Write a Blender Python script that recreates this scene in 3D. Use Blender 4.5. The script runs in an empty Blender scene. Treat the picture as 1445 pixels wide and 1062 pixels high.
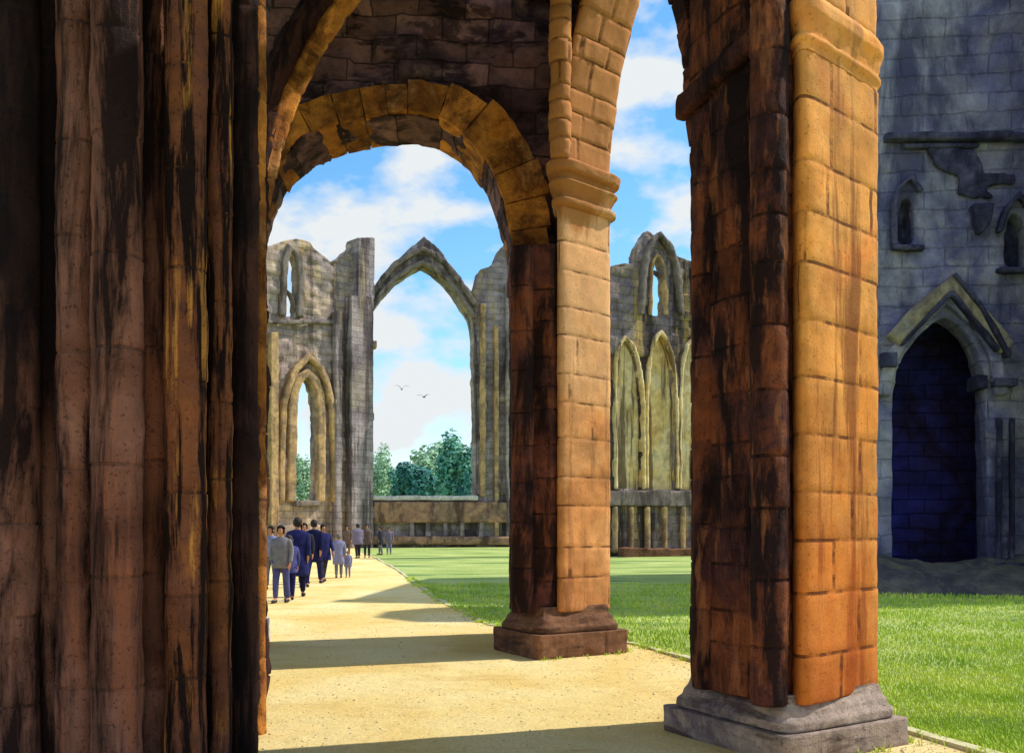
import bpy, bmesh, math, random
from mathutils import Vector, Matrix, noise, Euler
random.seed(7)
R = math.radians
sc = bpy.context.scene
COL = sc.collection
# camera constants (photograph pixels, 1445 wide); used to size the walls from the picture
F, CX, HV, CH = 1250.0, 722.5, 745.0, 1.6

# ------------------------------------------------------------------ materials
def hexc(h):
    c = [int(h[i:i+2], 16)/255 for i in (0, 2, 4)]
    return tuple((x/12.92 if x <= .04045 else ((x+.055)/1.055)**2.4) for x in c) + (1,)

class NT:
    def __init__(s, name):
        s.m = bpy.data.materials.new(name); s.m.use_nodes = True
        s.t = s.m.node_tree; s.n = s.t.nodes; s.l = s.t.links
        s.b = s.n['Principled BSDF']
        s.b.inputs['Roughness'].default_value = .92
        s.b.inputs['Specular IOR Level'].default_value = .15
        s.tc = s.n.new('ShaderNodeTexCoord')
    def node(s, typ, **kw):
        n = s.n.new(typ)
        for k, v in kw.items(): setattr(n, k, v)
        return n
    def map(s, scale, loc=(0, 0, 0)):
        n = s.node('ShaderNodeMapping'); n.inputs['Scale'].default_value = scale
        n.inputs['Location'].default_value = loc
        s.l.new(s.tc.outputs['Object'], n.inputs[0]); return n.outputs[0]
    def noise(s, vec, scale, detail=5, rough=.55, dist=0):
        n = s.node('ShaderNodeTexNoise'); n.inputs['Scale'].default_value = scale
        n.inputs['Detail'].default_value = detail; n.inputs['Roughness'].default_value = rough
        n.inputs['Distortion'].default_value = dist
        s.l.new(vec, n.inputs['Vector']); return n.outputs['Fac']
    def ramp(s, fac, stops, interp='LINEAR'):
        n = s.node('ShaderNodeValToRGB'); e = n.color_ramp; e.interpolation = interp
        while len(e.elements) < len(stops): e.elements.new(.5)
        for q, (p, c) in zip(e.elements, stops): q.position = p; q.color = c
        s.l.new(fac, n.inputs[0]); return n.outputs[0]
    def mix(s, a, b, fac, mode='MIX'):
        n = s.node('ShaderNodeMix', data_type='RGBA', blend_type=mode)
        for sock, v in ((n.inputs[0], fac), (n.inputs[6], a), (n.inputs[7], b)):
            if hasattr(v, 'is_output'): s.l.new(v, sock)
            else: sock.default_value = v
        return n.outputs[2]
    def math(s, op, a, b):
        n = s.node('ShaderNodeMath', operation=op)
        for sock, v in ((n.inputs[0], a), (n.inputs[1], b)):
            if hasattr(v, 'is_output'): s.l.new(v, sock)
            else: sock.default_value = v
        return n.outputs[0]
    def bump(s, h, dist, prev=None, strength=1):
        n = s.node('ShaderNodeBump'); n.inputs['Distance'].default_value = dist
        n.inputs['Strength'].default_value = strength
        s.l.new(h, n.inputs['Height'])
        if prev: s.l.new(prev, n.inputs['Normal'])
        return n.outputs[0]

def g(v): return (v, v, v, 1)

def stone(name, cols, stain='201814', stain_amt=.6, big=.9, streak=(5, 5, .45), lo=.5, hi=.62,
          brick=None, vert='Z', bump=.016, fine=16, tone=.35, strk2=None, tint_shade=None, mortar='2a211c', mort=.6):
    """weathered stone: patches of colour, long run-down stains, block tones, rough grain"""
    k = NT(name); N = len(cols)
    flat = (1, 1, 1)
    o = k.map(flat, (random.random()*9, random.random()*9, random.random()*9))
    f1 = k.noise(o, big, 7, .62, .6)
    c = k.ramp(f1, [(.3+.4*i/(N-1), hexc(h)) for i, h in enumerate(cols)])
    f2 = k.noise(o, big*6, 6, .65)
    c = k.mix(c, k.ramp(f2, [(.3, g(.55)), (.7, g(1.3))]), .8, 'MULTIPLY')
    sx, sy, sz = streak
    sv = k.map((sx, sy, sz) if vert == 'Z' else (sx, sz, sy), (3.1, 1.7, random.random()*20))
    f3 = k.noise(sv, 1, 6, .68, .3)
    c = k.mix(c, hexc(stain), k.math('MULTIPLY', k.ramp(f3, [(lo, g(0)), (hi, g(1))]), stain_amt))
    if strk2:
        f5 = k.noise(k.map((sx*1.7, sy*1.7, sz*1.4) if vert == 'Z' else (sx*1.7, sz*1.4, sy*1.7), (7.7, random.random()*9, 2.2)), 1, 5, .6)
        c = k.mix(c, hexc(strk2), k.ramp(f5, [(.56, g(0)), (.66, g(.75))]))
    if tint_shade:                                       # iron-rich lower courses, bleached upper ones, painted shade on left shafts; ragged edge
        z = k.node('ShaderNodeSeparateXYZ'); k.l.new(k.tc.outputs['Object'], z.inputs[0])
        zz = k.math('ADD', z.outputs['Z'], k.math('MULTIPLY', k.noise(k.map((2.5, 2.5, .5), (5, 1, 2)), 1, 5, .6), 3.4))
        for hh_, z0_, z1_, am in tint_shade:
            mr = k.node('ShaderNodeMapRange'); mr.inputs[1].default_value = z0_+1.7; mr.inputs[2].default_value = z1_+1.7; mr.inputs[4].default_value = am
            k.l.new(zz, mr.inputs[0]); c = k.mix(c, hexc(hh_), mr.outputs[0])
    if not brick:
        a = k.node('ShaderNodeAttribute', attribute_name='tone')
        c = k.mix(c, k.ramp(a.outputs['Fac'], [(0, g(1-tone)), (1, g(1+tone))]), 1, 'MULTIPLY')
        a2 = k.node('ShaderNodeAttribute', attribute_name='joint')
        brk = k.ramp(k.noise(o, 4.5, 4, .6), [(.44, g(.12)), (.56, g(1))])      # joints worn away in places
        c = k.mix(c, hexc(mortar), k.math('MULTIPLY', k.math('MULTIPLY', a2.outputs['Fac'], brk), mort))
        pit = k.ramp(k.noise(o, 38, 3, .6), [(.62, g(0)), (.68, g(.38))])       # pits in the stone
        c = k.mix(c, hexc(stain), pit)
    h = k.math('ADD', k.noise(o, fine, 8, .7), k.math('MULTIPLY', k.noise(o, fine*4, 4, .6), .5))
    if not brick: h = k.math('SUBTRACT', h, k.math('MULTIPLY', pit, 1.2))
    nrm = k.bump(h, bump)
    if brick:
        w, hh = brick
        b = k.node('ShaderNodeTexBrick')
        wob = k.node('ShaderNodeTexNoise'); wob.inputs['Scale'].default_value = 1.3/hh*.5
        k.l.new(o, wob.inputs['Vector'])
        va = k.node('ShaderNodeVectorMath', operation='MULTIPLY_ADD')
        k.l.new(wob.outputs['Color'], va.inputs[0]); va.inputs[1].default_value = (hh*.35,)*3
        k.l.new(k.map(flat), va.inputs[2]); k.l.new(va.outputs[0], b.inputs['Vector'])
        for q, v in (('Scale', 1), ('Brick Width', w), ('Row Height', hh), ('Mortar Size', hh*.045),
                     ('Mortar Smooth', .6), ('Bias', 0)): b.inputs[q].default_value = v
        b.inputs['Color1'].default_value = g(1-tone); b.inputs['Color2'].default_value = g(1+tone)
        b.inputs['Mortar'].default_value = g(1)
        c = k.mix(c, b.outputs['Color'], 1, 'MULTIPLY')
        c = k.mix(c, hexc(mortar), k.math('MULTIPLY', b.outputs['Fac'], mort))
        inv = k.math('SUBTRACT', 1, b.outputs['Fac'])
        nrm = k.bump(inv, hh*.09, nrm)
    k.l.new(c, k.b.inputs['Base Color']); k.l.new(nrm, k.b.inputs['Normal'])
    return k.m

def plain(name, c1, c2, scale=20, rough=.85, bump=.004, spec=.2):
    k = NT(name); o = k.map((1, 1, 1))
    f = k.noise(o, scale, 5, .6)
    k.l.new(k.ramp(f, [(.3, hexc(c1)), (.7, hexc(c2))]), k.b.inputs['Base Color'])
    k.l.new(k.bump(f, bump), k.b.inputs['Normal'])
    k.b.inputs['Roughness'].default_value = rough; k.b.inputs['Specular IOR Level'].default_value = spec
    return k.m

M = {}
M['left'] = stone('brown_shaft_stone', ['4a2c26', '7a5042', '94685a', '80503c'], '120b0f', .93, .45, (3.6, 3.6, .4), .45, .55, tone=.14, mort=.4, strk2='9a6048')
M['leftshade'] = stone('painted_shade_shaft_stone', ['4a2c26', '7a5042', '94685a', '80503c'], '120b0f', .93, .45, (3.4, 3.4, .4), .46, .56, tone=.14, mort=.4, tint_shade=[('180f13', 2.3, 3.0, .92)])  # upper part painted near-black as shade, over real dark streaks
M['leftgold'] = stone('golden_shaft_stone', ['5a3628', '8a5434', '6a4234', 'a0642f'], '120b0e', .96, .7, (8, 8, .6), .47, .54, tone=.2, mort=.4, strk2='d49448')
M['leftblack'] = stone('black_shaft_stone', ['33201e', '4c3028', '241719', '603c30'], '0f0a0d', .9, .6, (5, 5, .35), .49, .57, tone=.15, mort=.3)
M['leftcore'] = stone('dark_pier_stone', ['3a2220', '4a2c26', '2b1c20'], '150d10', .9, .8, (6, 6, .4), .45, .56, tone=.2)
M['mid'] = stone('orange_pier_stone', ['d08650', 'de985c', 'e4a670', 'd28a50'], '6a4630', .6, .6, (4, 4, .35), .53, .64, tone=.13, mort=.75, mortar='5a3424', bump=.007, fine=26, tint_shade=[('b0653a', 2.6, 0, .35), ('e8bc92', 2.8, 4.4, .4), ('b4733e', 5.4, 5.7, .85)])
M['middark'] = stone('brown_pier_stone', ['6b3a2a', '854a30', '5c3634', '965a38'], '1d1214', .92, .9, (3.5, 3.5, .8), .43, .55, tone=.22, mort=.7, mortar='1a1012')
M['right'] = stone('amber_pier_stone', ['d27a30', 'de8c3c', 'e29c50', 'cc6c28'], '6e3418', .72, .5, (4, 4, .3), .53, .62, tone=.13, mort=.8, mortar='54281a', bump=.007, fine=26, tint_shade=[('b04e18', 3.0, -.4, .75), ('e2a666', 3.8, 5.8, .6)])
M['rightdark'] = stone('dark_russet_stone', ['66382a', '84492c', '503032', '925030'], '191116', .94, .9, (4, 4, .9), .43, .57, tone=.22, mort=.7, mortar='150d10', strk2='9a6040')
M['mbase']  = stone('brown_plinth_stone', ['6d4a38', '8a6148', '5b4238'], '2c1f1e', .6, 1.5, (1.2, 1.2, 7), .52, .62, tone=.15)
M['rbase'] = stone('pale_plinth_stone', ['8f7c70', 'a9968a', '77686c', 'bfa892'], '3c2c2c', .7, 1.5, (1.0, 1.0, 7), .52, .62, tone=.15)
M['spandrel'] = stone('purple_rubble_stone', ['704f58', '946c70', '523c4a', 'b8948a'], '2a1c26', .8, .9, (1.6, 2.2, 3.2), .5, .58,
                      brick=(.62, .3), vert='Y', tone=.5, bump=.04, mortar='1e151a')
M['ring'] = stone('ochre_voussoir_stone', ['b0651c', 'c8833a', '8a5228', 'd4a068'], '402418', .7, 1.3, (2.5, 2.5, 2.5), .52, .62, tone=.35, vert='Y')
M['arcade'] = stone('russet_arcade_stone', ['6a4436', '8d5c3c', '5a4040', 'a06a3c'], '241820', .75, .8, (3, 3, 1.2), .5, .62,
                    brick=(.7, .34), vert='Y', tone=.35, bump=.04)
M['far'] = stone('grey_ruin_stone', ['9a8c92', 'b0a2a6', '84787e', 'b6a498'], '40363a', .75, .16, (.7, .7, .07), .5, .58,
                      brick=(1.1, .5), vert='Y', tone=.16, bump=.1, fine=2.5, mortar='4a4044', mort=.22, strk2='ad9678')
M['aisle'] = stone('honey_ruin_stone', ['b4a2a0', 'c8b09c', '988a8c', 'd8bc94'], '5c4c46', .7, .18, (.7, .7, .07), .5, .6,
                      brick=(1.1, .5), vert='Y', tone=.15, bump=.1, fine=2.5, mortar='5d4e48', mort=.22, strk2='d0aa70', tint_shade=None)
M['moulding'] = stone('honey_moulding_stone', ['ae9070', 'cca878', '927a64', 'c4a67c'], '5a463a', .6, .5, (1, 1, .2), .52, .63, vert='Y', tone=0, bump=.05, fine=4)
M['greymould'] = stone('grey_moulding_stone', ['736866', '8c7f78', '5e5456'], '352c2e', .7, .5, (1, 1, .2), .5, .6, vert='Y', tone=0, bump=.05, fine=4)
M['frag'] = stone('lichened_ruin_stone', ['96868a', 'ac9a94', '80727a', 'b29e86'], '3a3030', .85, .25, (.9, .9, .08), .48, .57,
                       brick=(1.0, .5), vert='Y', tone=.16, bump=.09, fine=3, mort=.2, strk2='bda066')
M['yellow'] = stone('yellow_lichen_stone', ['d4ac6c', 'e6c484', 'efd6a8', 'bc9668'], '64503e', .85, .4, (1.8, 1.8, .09), .49, .57, vert='Y', tone=0, bump=.05, fine=4)
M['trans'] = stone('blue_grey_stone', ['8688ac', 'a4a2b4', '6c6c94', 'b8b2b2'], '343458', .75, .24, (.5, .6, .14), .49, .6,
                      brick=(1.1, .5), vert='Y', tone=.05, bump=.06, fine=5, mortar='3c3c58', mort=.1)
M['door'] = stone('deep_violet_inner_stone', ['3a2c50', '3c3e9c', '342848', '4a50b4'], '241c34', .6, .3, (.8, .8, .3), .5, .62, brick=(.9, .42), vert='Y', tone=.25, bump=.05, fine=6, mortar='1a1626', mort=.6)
M['trans2'] = stone('added_turret_stone', ['8688ac', 'a4a2b4', '6c6c94', 'b8b2b2'], '343458', .75, .3, (.6, .6, .2), .5, .6, tone=.1, mort=.4)
M['brownfar'] = stone('brown_ledge_stone', ['9a7262', 'b08a70', '80665a', 'bc9c80'], '33282a', .7, .4, (1, 1, .3), .5, .6, vert='Y', tone=0, bump=.05, fine=4)
M['hood'] = stone('buff_hood_stone', ['958a80', 'a89a7c', '7c7680'], '383040', .6, .6, (1, 1, .4), .52, .62, vert='Y', tone=0, bump=.04, fine=5)
M['dark'] = stone('slate_stone', ['4a4a68', '5e5c76', '3a3a58', '6c6878'], '242238', .8, .7, (1.2, 1.2, .6), .48, .6, vert='Y', tone=0, bump=.05, fine=7)

# ------------------------------------------------------------------ helpers
def link(name, me, mat=None, parent=None, smooth=False):
    o = bpy.data.objects.new(name, me); COL.objects.link(o)
    if mat: me.materials.clear(); me.materials.append(mat)
    if parent: o.parent = parent
    for p in me.polygons: p.use_smooth = smooth
    return o
def tag(o, label=None, cat=None, group=None, kind=None):
    if label: o['label'] = label
    if cat: o['category'] = cat
    if group: o['group'] = group
    if kind: o['kind'] = kind
    return o
def thing(name, label, cat, loc=(0, 0, 0), rz=0, group=None):
    o = bpy.data.objects.new(name, None); COL.objects.link(o)
    o.location = loc; o.rotation_euler = (0, 0, rz); o.empty_display_size = .3
    return tag(o, label, cat, group)
def evald(o):
    dg = bpy.context.evaluated_depsgraph_get(); dg.update()
    return bpy.data.meshes.new_from_object(o.evaluated_get(dg), depsgraph=dg)
def kill(o):
    d = o.data; bpy.data.objects.remove(o)
    if isinstance(d, bpy.types.Mesh): bpy.data.meshes.remove(d)
    else: bpy.data.curves.remove(d)
def gpt(u, v):            # point of the level ground seen at a pixel
    d = CH*F/(v-HV); return Vector(((u-CX)/F*d, d, 0))
def fbm(p, o=3):
    return noise.fractal(p, 1.0, 2.1, o)

class Plane:
    """upright plane through two ground points; local x runs along it, local y is up, local z faces the viewer"""
    def __init__(s, p0, p1):
        s.p0 = Vector((p0[0], p0[1], 0)); d = Vector((p1[0]-p0[0], p1[1]-p0[1], 0)); s.len = d.length
        s.d = d.normalized(); s.n = s.d.cross(Vector((0, 0, 1)))
        s.rot = Matrix((s.d, Vector((0, 0, 1)), s.n)).transposed()
    def px(s, u, v, off=0.0):
        ray = Vector(((u-CX)/F, 1, -(v-HV)/F)); o = Vector((0, 0, CH))
        q = s.p0 + s.n*off
        t = (q-o).dot(s.n)/ray.dot(s.n); h = o + ray*t - s.p0
        return (h.dot(s.d), h.z)
    def pts(s, l, off=0.0): return [s.px(u, v, off) for u, v in l]
    def place(s, o): o.rotation_euler = s.rot.to_euler()

def ragged(pts, amp, step, seed=0, closed=True):
    out = []; n = len(pts); rnd = random.Random(seed)
    for i in range(n if closed else n-1):
        a = Vector(pts[i]); b = Vector(pts[(i+1) % n]); L = (b-a).length; k = max(1, int(L/step))
        nn = Vector((-(b-a).y, (b-a).x)); nn = nn/(nn.length or 1)
        for j in range(k):
            p = a.lerp(b, j/k)
            if j or amp < 0: p = p + nn*rnd.uniform(-1, 1)*abs(amp)
            out.append((p.x, p.y))
    if not closed: out.append(tuple(pts[-1]))
    return out

def slab(outer, holes, z0, z1):
    cu = bpy.data.curves.new('t', 'CURVE'); cu.dimensions = '2D'; cu.fill_mode = 'BOTH'
    cu.extrude = abs(z1-z0)/2
    for ring in [outer]+holes:
        sp = cu.splines.new('POLY'); sp.points.add(len(ring)-1); sp.use_cyclic_u = True
        for p, (x, y) in zip(sp.points, ring): p.co = (x, y, 0, 1)
    o = bpy.data.objects.new('t', cu); COL.objects.link(o)
    me = evald(o); kill(o)
    bm = bmesh.new(); bm.from_mesh(me)
    bmesh.ops.remove_doubles(bm, verts=bm.verts, dist=1e-5)
    bmesh.ops.translate(bm, verts=bm.verts, vec=(0, 0, (z0+z1)/2))
    bmesh.ops.recalc_face_normals(bm, faces=bm.faces)
    bm.to_mesh(me); bm.free(); return me

def remesh(me, vox, disp=None):
    o = bpy.data.objects.new('t', me); COL.objects.link(o)
    m = o.modifiers.new('r', 'REMESH'); m.mode = 'VOXEL'; m.voxel_size = vox; m.use_smooth_shade = False
    n = evald(o); kill(o)
    if disp:
        nor = [v.normal.copy() for v in n.vertices]
        for v, q in zip(n.vertices, nor): v.co += q*disp(v.co, q)
    return n

def brick_disp(w, h, amp, namp, nscale):
    """blocks of the masonry stand a little in or out, edges worn by noise; same layout as the shader's bricks"""
    def f(p, n):
        a = 0
        if abs(n.z) > .6:
            r = math.floor(p.y/h); x = p.x + (0 if r % 2 else w/2); c = math.floor(x/w)
            a = (noise.cell(Vector((c*1.37+.5, r*2.11+.5, .5)))-.5)*2*amp
        return a + namp*fbm(p*nscale) + namp*.5*fbm(p*nscale*3.3+Vector((9, 3, 1)))
    return f

def wallpart(name, pl, outer, holes, thick, vox, mat, parent, disp=None, front=0.0, smooth=True):
    me = slab(outer, holes, front-thick, front)
    if vox: me = remesh(me, vox, disp)
    o = link(name, me, mat, parent, smooth and bool(vox)); pl.place(o); return o

def band(name, pl, path, width, z0, z1, mat, parent, vox=None, disp=None, taper=1.0):
    """a moulding of given width following an open path on the wall (path = its inner edge)"""
    L = [Vector(p) for p in path]; n = len(L); out = []
    for i in range(n):
        a = L[max(0, i-1)]; b = L[min(n-1, i+1)]; t = (b-a).normalized()
        w = width*(1-(1-taper)*abs(i/(n-1)-.5)*2)
        out.append(L[i]+Vector((-t.y, t.x))*w)
    ring = [tuple(p) for p in L]+[tuple(p) for p in reversed(out)]
    me = slab(ring, [], z0, z1)
    if vox: me = remesh(me, vox, disp)
    o = link(name, me, mat, parent, bool(vox)); pl.place(o); return o

# ---- columns: a cross-section lofted upwards in courses of separate stones
def circle(cx, cy, r, n=40, a0=0): return [(cx+r*math.cos(a0+2*math.pi*i/n), cy+r*math.sin(a0+2*math.pi*i/n)) for i in range(n)]
def roundpoly(corners, rad, seg=5, step=.04):
    pts = []; n = len(corners)
    for i in range(n):
        p = Vector(corners[i]); a = Vector(corners[i-1]); b = Vector(corners[(i+1) % n])
        r = rad[i] if isinstance(rad, (list, tuple)) else rad
        u = (a-p).normalized(); v = (b-p).normalized()
        t = min(r, (a-p).length*.45, (b-p).length*.45)
        p1 = p+u*t; p2 = p+v*t
        for j in range(seg+1):
            s = j/seg; q = p1*(1-s)**2 + p*2*s*(1-s) + p2*s*s; pts.append(q)
    out = []
    for i in range(len(pts)):
        a, b = pts[i], pts[(i+1) % len(pts)]; k = max(1, int((b-a).length/step))
        for j in range(k): out.append(tuple(a.lerp(b, j/k)))
    return out

def column(name, outline, z0, z1, mat, parent, course=(.28, .46), blockw=.5, rough=.012, groove=.012, prof=None,
           shift=None, dz=.05, seed=1, blocks=True):
    rnd = random.Random(seed); N = len(outline)
    P = [Vector(p) for p in outline]; nor = []
    for i in range(N):
        t = (P[(i+1) % N]-P[i-1]).normalized(); nor.append(Vector((t.y, -t.x)))
    area = sum(P[i-1].x*P[i].y-P[i].x*P[i-1].y for i in range(N))
    if area < 0: nor = [-q for q in nor]
    per = [0]
    for i in range(N): per.append(per[-1]+(P[(i+1) % N]-P[i]).length)
    total = per[-1]
    cs = [z0]
    while cs[-1] < z1-.2: cs.append(cs[-1]+rnd.uniform(*course))
    if len(cs) > 1: cs[-1] = z1
    else: cs.append(z1)
    levels = []                                      # (z, course index, groove 0/1)
    for c in range(len(cs)-1):
        a, b = cs[c], cs[c+1]; k = max(2, int((b-a)/dz))
        levels.append((a+.001, c, 1)); levels.append((a+.013, c, 0))
        for j in range(1, k): levels.append((a+.013+(b-a-.026)*j/k, c, 0))
        levels.append((b-.013, c, 0))
    levels.append((z1, len(cs)-2, 0))
    joints = []
    for c in range(len(cs)-1):
        s = rnd.uniform(0, blockw); js = []
        while s < total: js.append(s); s += blockw*rnd.uniform(.6, 1.4)
        joints.append(js)
    verts = []; faces = []; tones = []; jn = []
    off3 = Vector((rnd.uniform(0, 50), rnd.uniform(0, 50), 0))
    def blk(c, s):
        k = 0
        for j in joints[c]:
            if s >= j: k += 1
        return k % max(1, len(joints[c]))
    tone = {}
    for z, c, gr in levels:
        pr = prof(z) if prof else 0; sh = shift(z) if shift else (0, 0)
        for i in range(N):
            p = P[i]; b = blk(c, per[i]); key = (c, b)
            if key not in tone: tone[key] = (rnd.random(), rnd.uniform(-1, 1))
            d = pr + (tone[key][1]*groove*.45 if blocks else 0)
            if blocks and (gr or min((abs(per[i]-j) for j in joints[c]), default=1) < .012): d -= groove
            w = Vector((p.x, p.y, z))+off3
            d += rough*(fbm(w*2.2)+.6*fbm(w*9))
            q = p+nor[i]*d
            verts.append((q.x+sh[0], q.y+sh[1], z))
    for r in range(len(levels)-1):
        c = levels[r][1]
        for i in range(N):
            j = (i+1) % N
            f = (r*N+i, r*N+j, (r+1)*N+j, (r+1)*N+i)
            faces.append(f if area > 0 else f[::-1]); tones.append(tone[(c, blk(c, per[i]))][0])
            jn.append(1.0 if blocks and (levels[r][2] or levels[r+1][2] or min((abs(per[i]-q) for q in joints[c]), default=1) < .012) else 0.0)
    top = list(range((len(levels)-1)*N, len(levels)*N)); bot = list(range(N))[::-1]
    if area < 0: top = top[::-1]; bot = bot[::-1]
    faces += [top, bot]; tones += [.5, .5]; jn += [0, 0]
    me = bpy.data.meshes.new(name); me.from_pydata(verts, [], faces); me.update()
    a2 = me.attributes.new('joint', 'FLOAT', 'FACE'); a2.data.foreach_set('value', jn)
    at = me.attributes.new('tone', 'FLOAT', 'FACE')
    at.data.foreach_set('value', tones)
    o = link(name, me, mat, parent, True)
    me.polygons[-1].use_smooth = False; me.polygons[-2].use_smooth = False
    return o

def steps(table):
    """profile of a moulded base or capital: [(z, offset)] joined by straight runs"""
    def f(z):
        for (a, oa), (b, ob) in zip(table, table[1:]):
            if a <= z <= b: return oa+(ob-oa)*(0 if b == a else (z-a)/(b-a))
        return table[-1][1] if z > table[-1][0] else table[0][1]
    return f

# ------------------------------------------------------------------ sun, sky, camera
SUN_AZ = Vector((.953, .30, 0)).normalized(); SUN_EL = R(49)
sd = SUN_AZ*math.cos(SUN_EL)+Vector((0, 0, math.sin(SUN_EL)))
sun = bpy.data.lights.new('sun', 'SUN'); sun.energy = 5.0; sun.angle = R(.5); sun.color = (1, .93, .8)
so = bpy.data.objects.new('sun', sun); COL.objects.link(so)
so.rotation_euler = (-sd).to_track_quat('-Z', 'Y').to_euler(); so.location = (30, 5, 30)

w = bpy.data.worlds.new('World'); sc.world = w; w.use_nodes = True
nt = w.node_tree; n = nt.nodes; l = nt.links; bg = n['Background']
sky = n.new('ShaderNodeTexSky'); sky.sky_type = 'NISHITA'; sky.sun_disc = False
sky.sun_elevation = SUN_EL; sky.sun_rotation = math.atan2(SUN_AZ.x, SUN_AZ.y)
sky.air_density = 1.0; sky.dust_density = .3; sky.ozone_density = 2.0
hs = n.new('ShaderNodeHueSaturation'); hs.inputs['Saturation'].default_value = 1.25; hs.inputs['Value'].default_value = 2.1; hs.inputs['Hue'].default_value = .49
l.new(sky.outputs[0], hs.inputs['Color'])
tc = n.new('ShaderNodeTexCoord')
mp = n.new('ShaderNodeMapping'); mp.inputs['Scale'].default_value = (1, 1, 1.9); mp.inputs['Location'].default_value = (2.2, 8.6, 3.1)
l.new(tc.outputs['Generated'], mp.inputs[0])
n1 = n.new('ShaderNodeTexNoise'); n1.inputs['Scale'].default_value = 7.0; n1.inputs['Detail'].default_value = 9; n1.inputs['Roughness'].default_value = .52
l.new(mp.outputs[0], n1.inputs['Vector'])
cr = n.new('ShaderNodeValToRGB'); cr.color_ramp.elements[0].position = .45; cr.color_ramp.elements[1].position = .57
l.new(n1.outputs['Fac'], cr.inputs[0])
sx = n.new('ShaderNodeSeparateXYZ'); l.new(tc.outputs['Generated'], sx.inputs[0])
hz = n.new('ShaderNodeMapRange'); hz.inputs[1].default_value = .02; hz.inputs[2].default_value = .20
hz.inputs[3].default_value = .6; hz.inputs[4].default_value = 0; l.new(sx.outputs['Z'], hz.inputs[0])
mx = n.new('ShaderNodeMath'); mx.operation = 'ADD'; mx.use_clamp = True
l.new(cr.outputs[0], mx.inputs[0]); l.new(hz.outputs[0], mx.inputs[1])
mm = n.new('ShaderNodeMix'); mm.data_type = 'RGBA'; mm.inputs[7].default_value = (7.6, 8.0, 8.2, 1)
l.new(mx.outputs[0], mm.inputs[0]); l.new(hs.outputs[0], mm.inputs[6])
l.new(mm.outputs[2], bg.inputs[0]); bg.inputs[1].default_value = .11

cam = bpy.data.cameras.new('camera'); co = bpy.data.objects.new('camera', cam); COL.objects.link(co)
cam.sensor_width = 36; cam.lens = 36*F/1445; cam.shift_y = (HV-531)/1445; cam.clip_end = 4000; cam.clip_start = .05
co.location = (0, 0, CH); co.rotation_euler = (R(90), 0, 0); sc.camera = co
sc.view_settings.view_transform = 'Standard'; sc.view_settings.look = 'None'
sc.view_settings.exposure = 0.0; sc.view_settings.gamma = 1

# ------------------------------------------------------------------ ground
def sheet(name, pts, z, mat, kind='structure', thick=0):
    bm = bmesh.new(); vs = [bm.verts.new((x, y, z)) for x, y in pts]; f = bm.faces.new(vs)
    bmesh.ops.triangulate(bm, faces=[f])
    bm.normal_update()
    if sum(q.normal.z for q in bm.faces) < 0: bmesh.ops.reverse_faces(bm, faces=bm.faces)
    me = bpy.data.meshes.new(name); bm.to_mesh(me); bm.free()
    return tag(link(name, me, mat), kind=kind)

k = NT('meadow_grass'); o_ = k.map((1, 1, 1))
c_ = k.ramp(k.noise(o_, .35, 5, .6), [(.3, hexc('90a858')), (.5, hexc('a8b96a')), (.72, hexc('c0cb80'))])
c_ = k.mix(c_, hexc('3f7040'), k.ramp(k.noise(k.map((.12, .5, 1), (4, 2, 0)), 1, 4, .5), [(.56, g(0)), (.62, g(.7))]))  # dark green streaks painted in place of shadows on the lawn
c_ = k.mix(c_, k.ramp(k.noise(o_, 9, 6, .7), [(.3, g(.7)), (.7, g(1.25))]), 1, 'MULTIPLY')
k.l.new(c_, k.b.inputs['Base Color']); k.l.new(k.bump(k.noise(o_, 25, 6, .7), .05), k.b.inputs['Normal'])
M['grass'] = k.m
sheet('lawn', [(-1500, -200), (1500, -200), (1500, 2500), (-1500, 2500)], -.004, M['grass'])

k = NT('sandy_gravel'); o_ = k.map((1, 1, 1))
c_ = k.ramp(k.noise(o_, .45, 6, .6, .4), [(.3, hexc('dcb866')), (.5, hexc('e8cf8c')), (.72, hexc('eedda8'))])
c_ = k.mix(c_, k.ramp(k.noise(o_, 40, 5, .75), [(.3, g(.72)), (.7, g(1.18))]), 1, 'MULTIPLY')
c_ = k.mix(c_, hexc('b98f4c'), k.ramp(k.noise(k.map((.5, 1.6, 1), (2, 7, 0)), 1.2, 6, .65), [(.57, g(0)), (.7, g(.6))]))
k.l.new(c_, k.b.inputs['Base Color'])
k.l.new(k.bump(k.noise(o_, 60, 5, .8), .012, k.bump(k.noise(o_, 3, 4, .6), .05)), k.b.inputs['Normal'])
M['path'] = k.m
EDGE = [(4.6, 2.2), (3.55, 5.6), (3.0, 7.3), (2.3, 10.2), (1.75, 12.1), (.9, 13.3), (-.35, 14.6), (-1.7, 20), (-4.4, 34), (-8.3, 52), (-11.6, 66)]
sheet('path', [(5.2, -6)]+EDGE+[(-12.3, 73.6), (-18, 66.5), (-13.4, 48), (-8.5, 26), (-5.6, 12), (-6.5, -6)], .004, M['path'])

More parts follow.
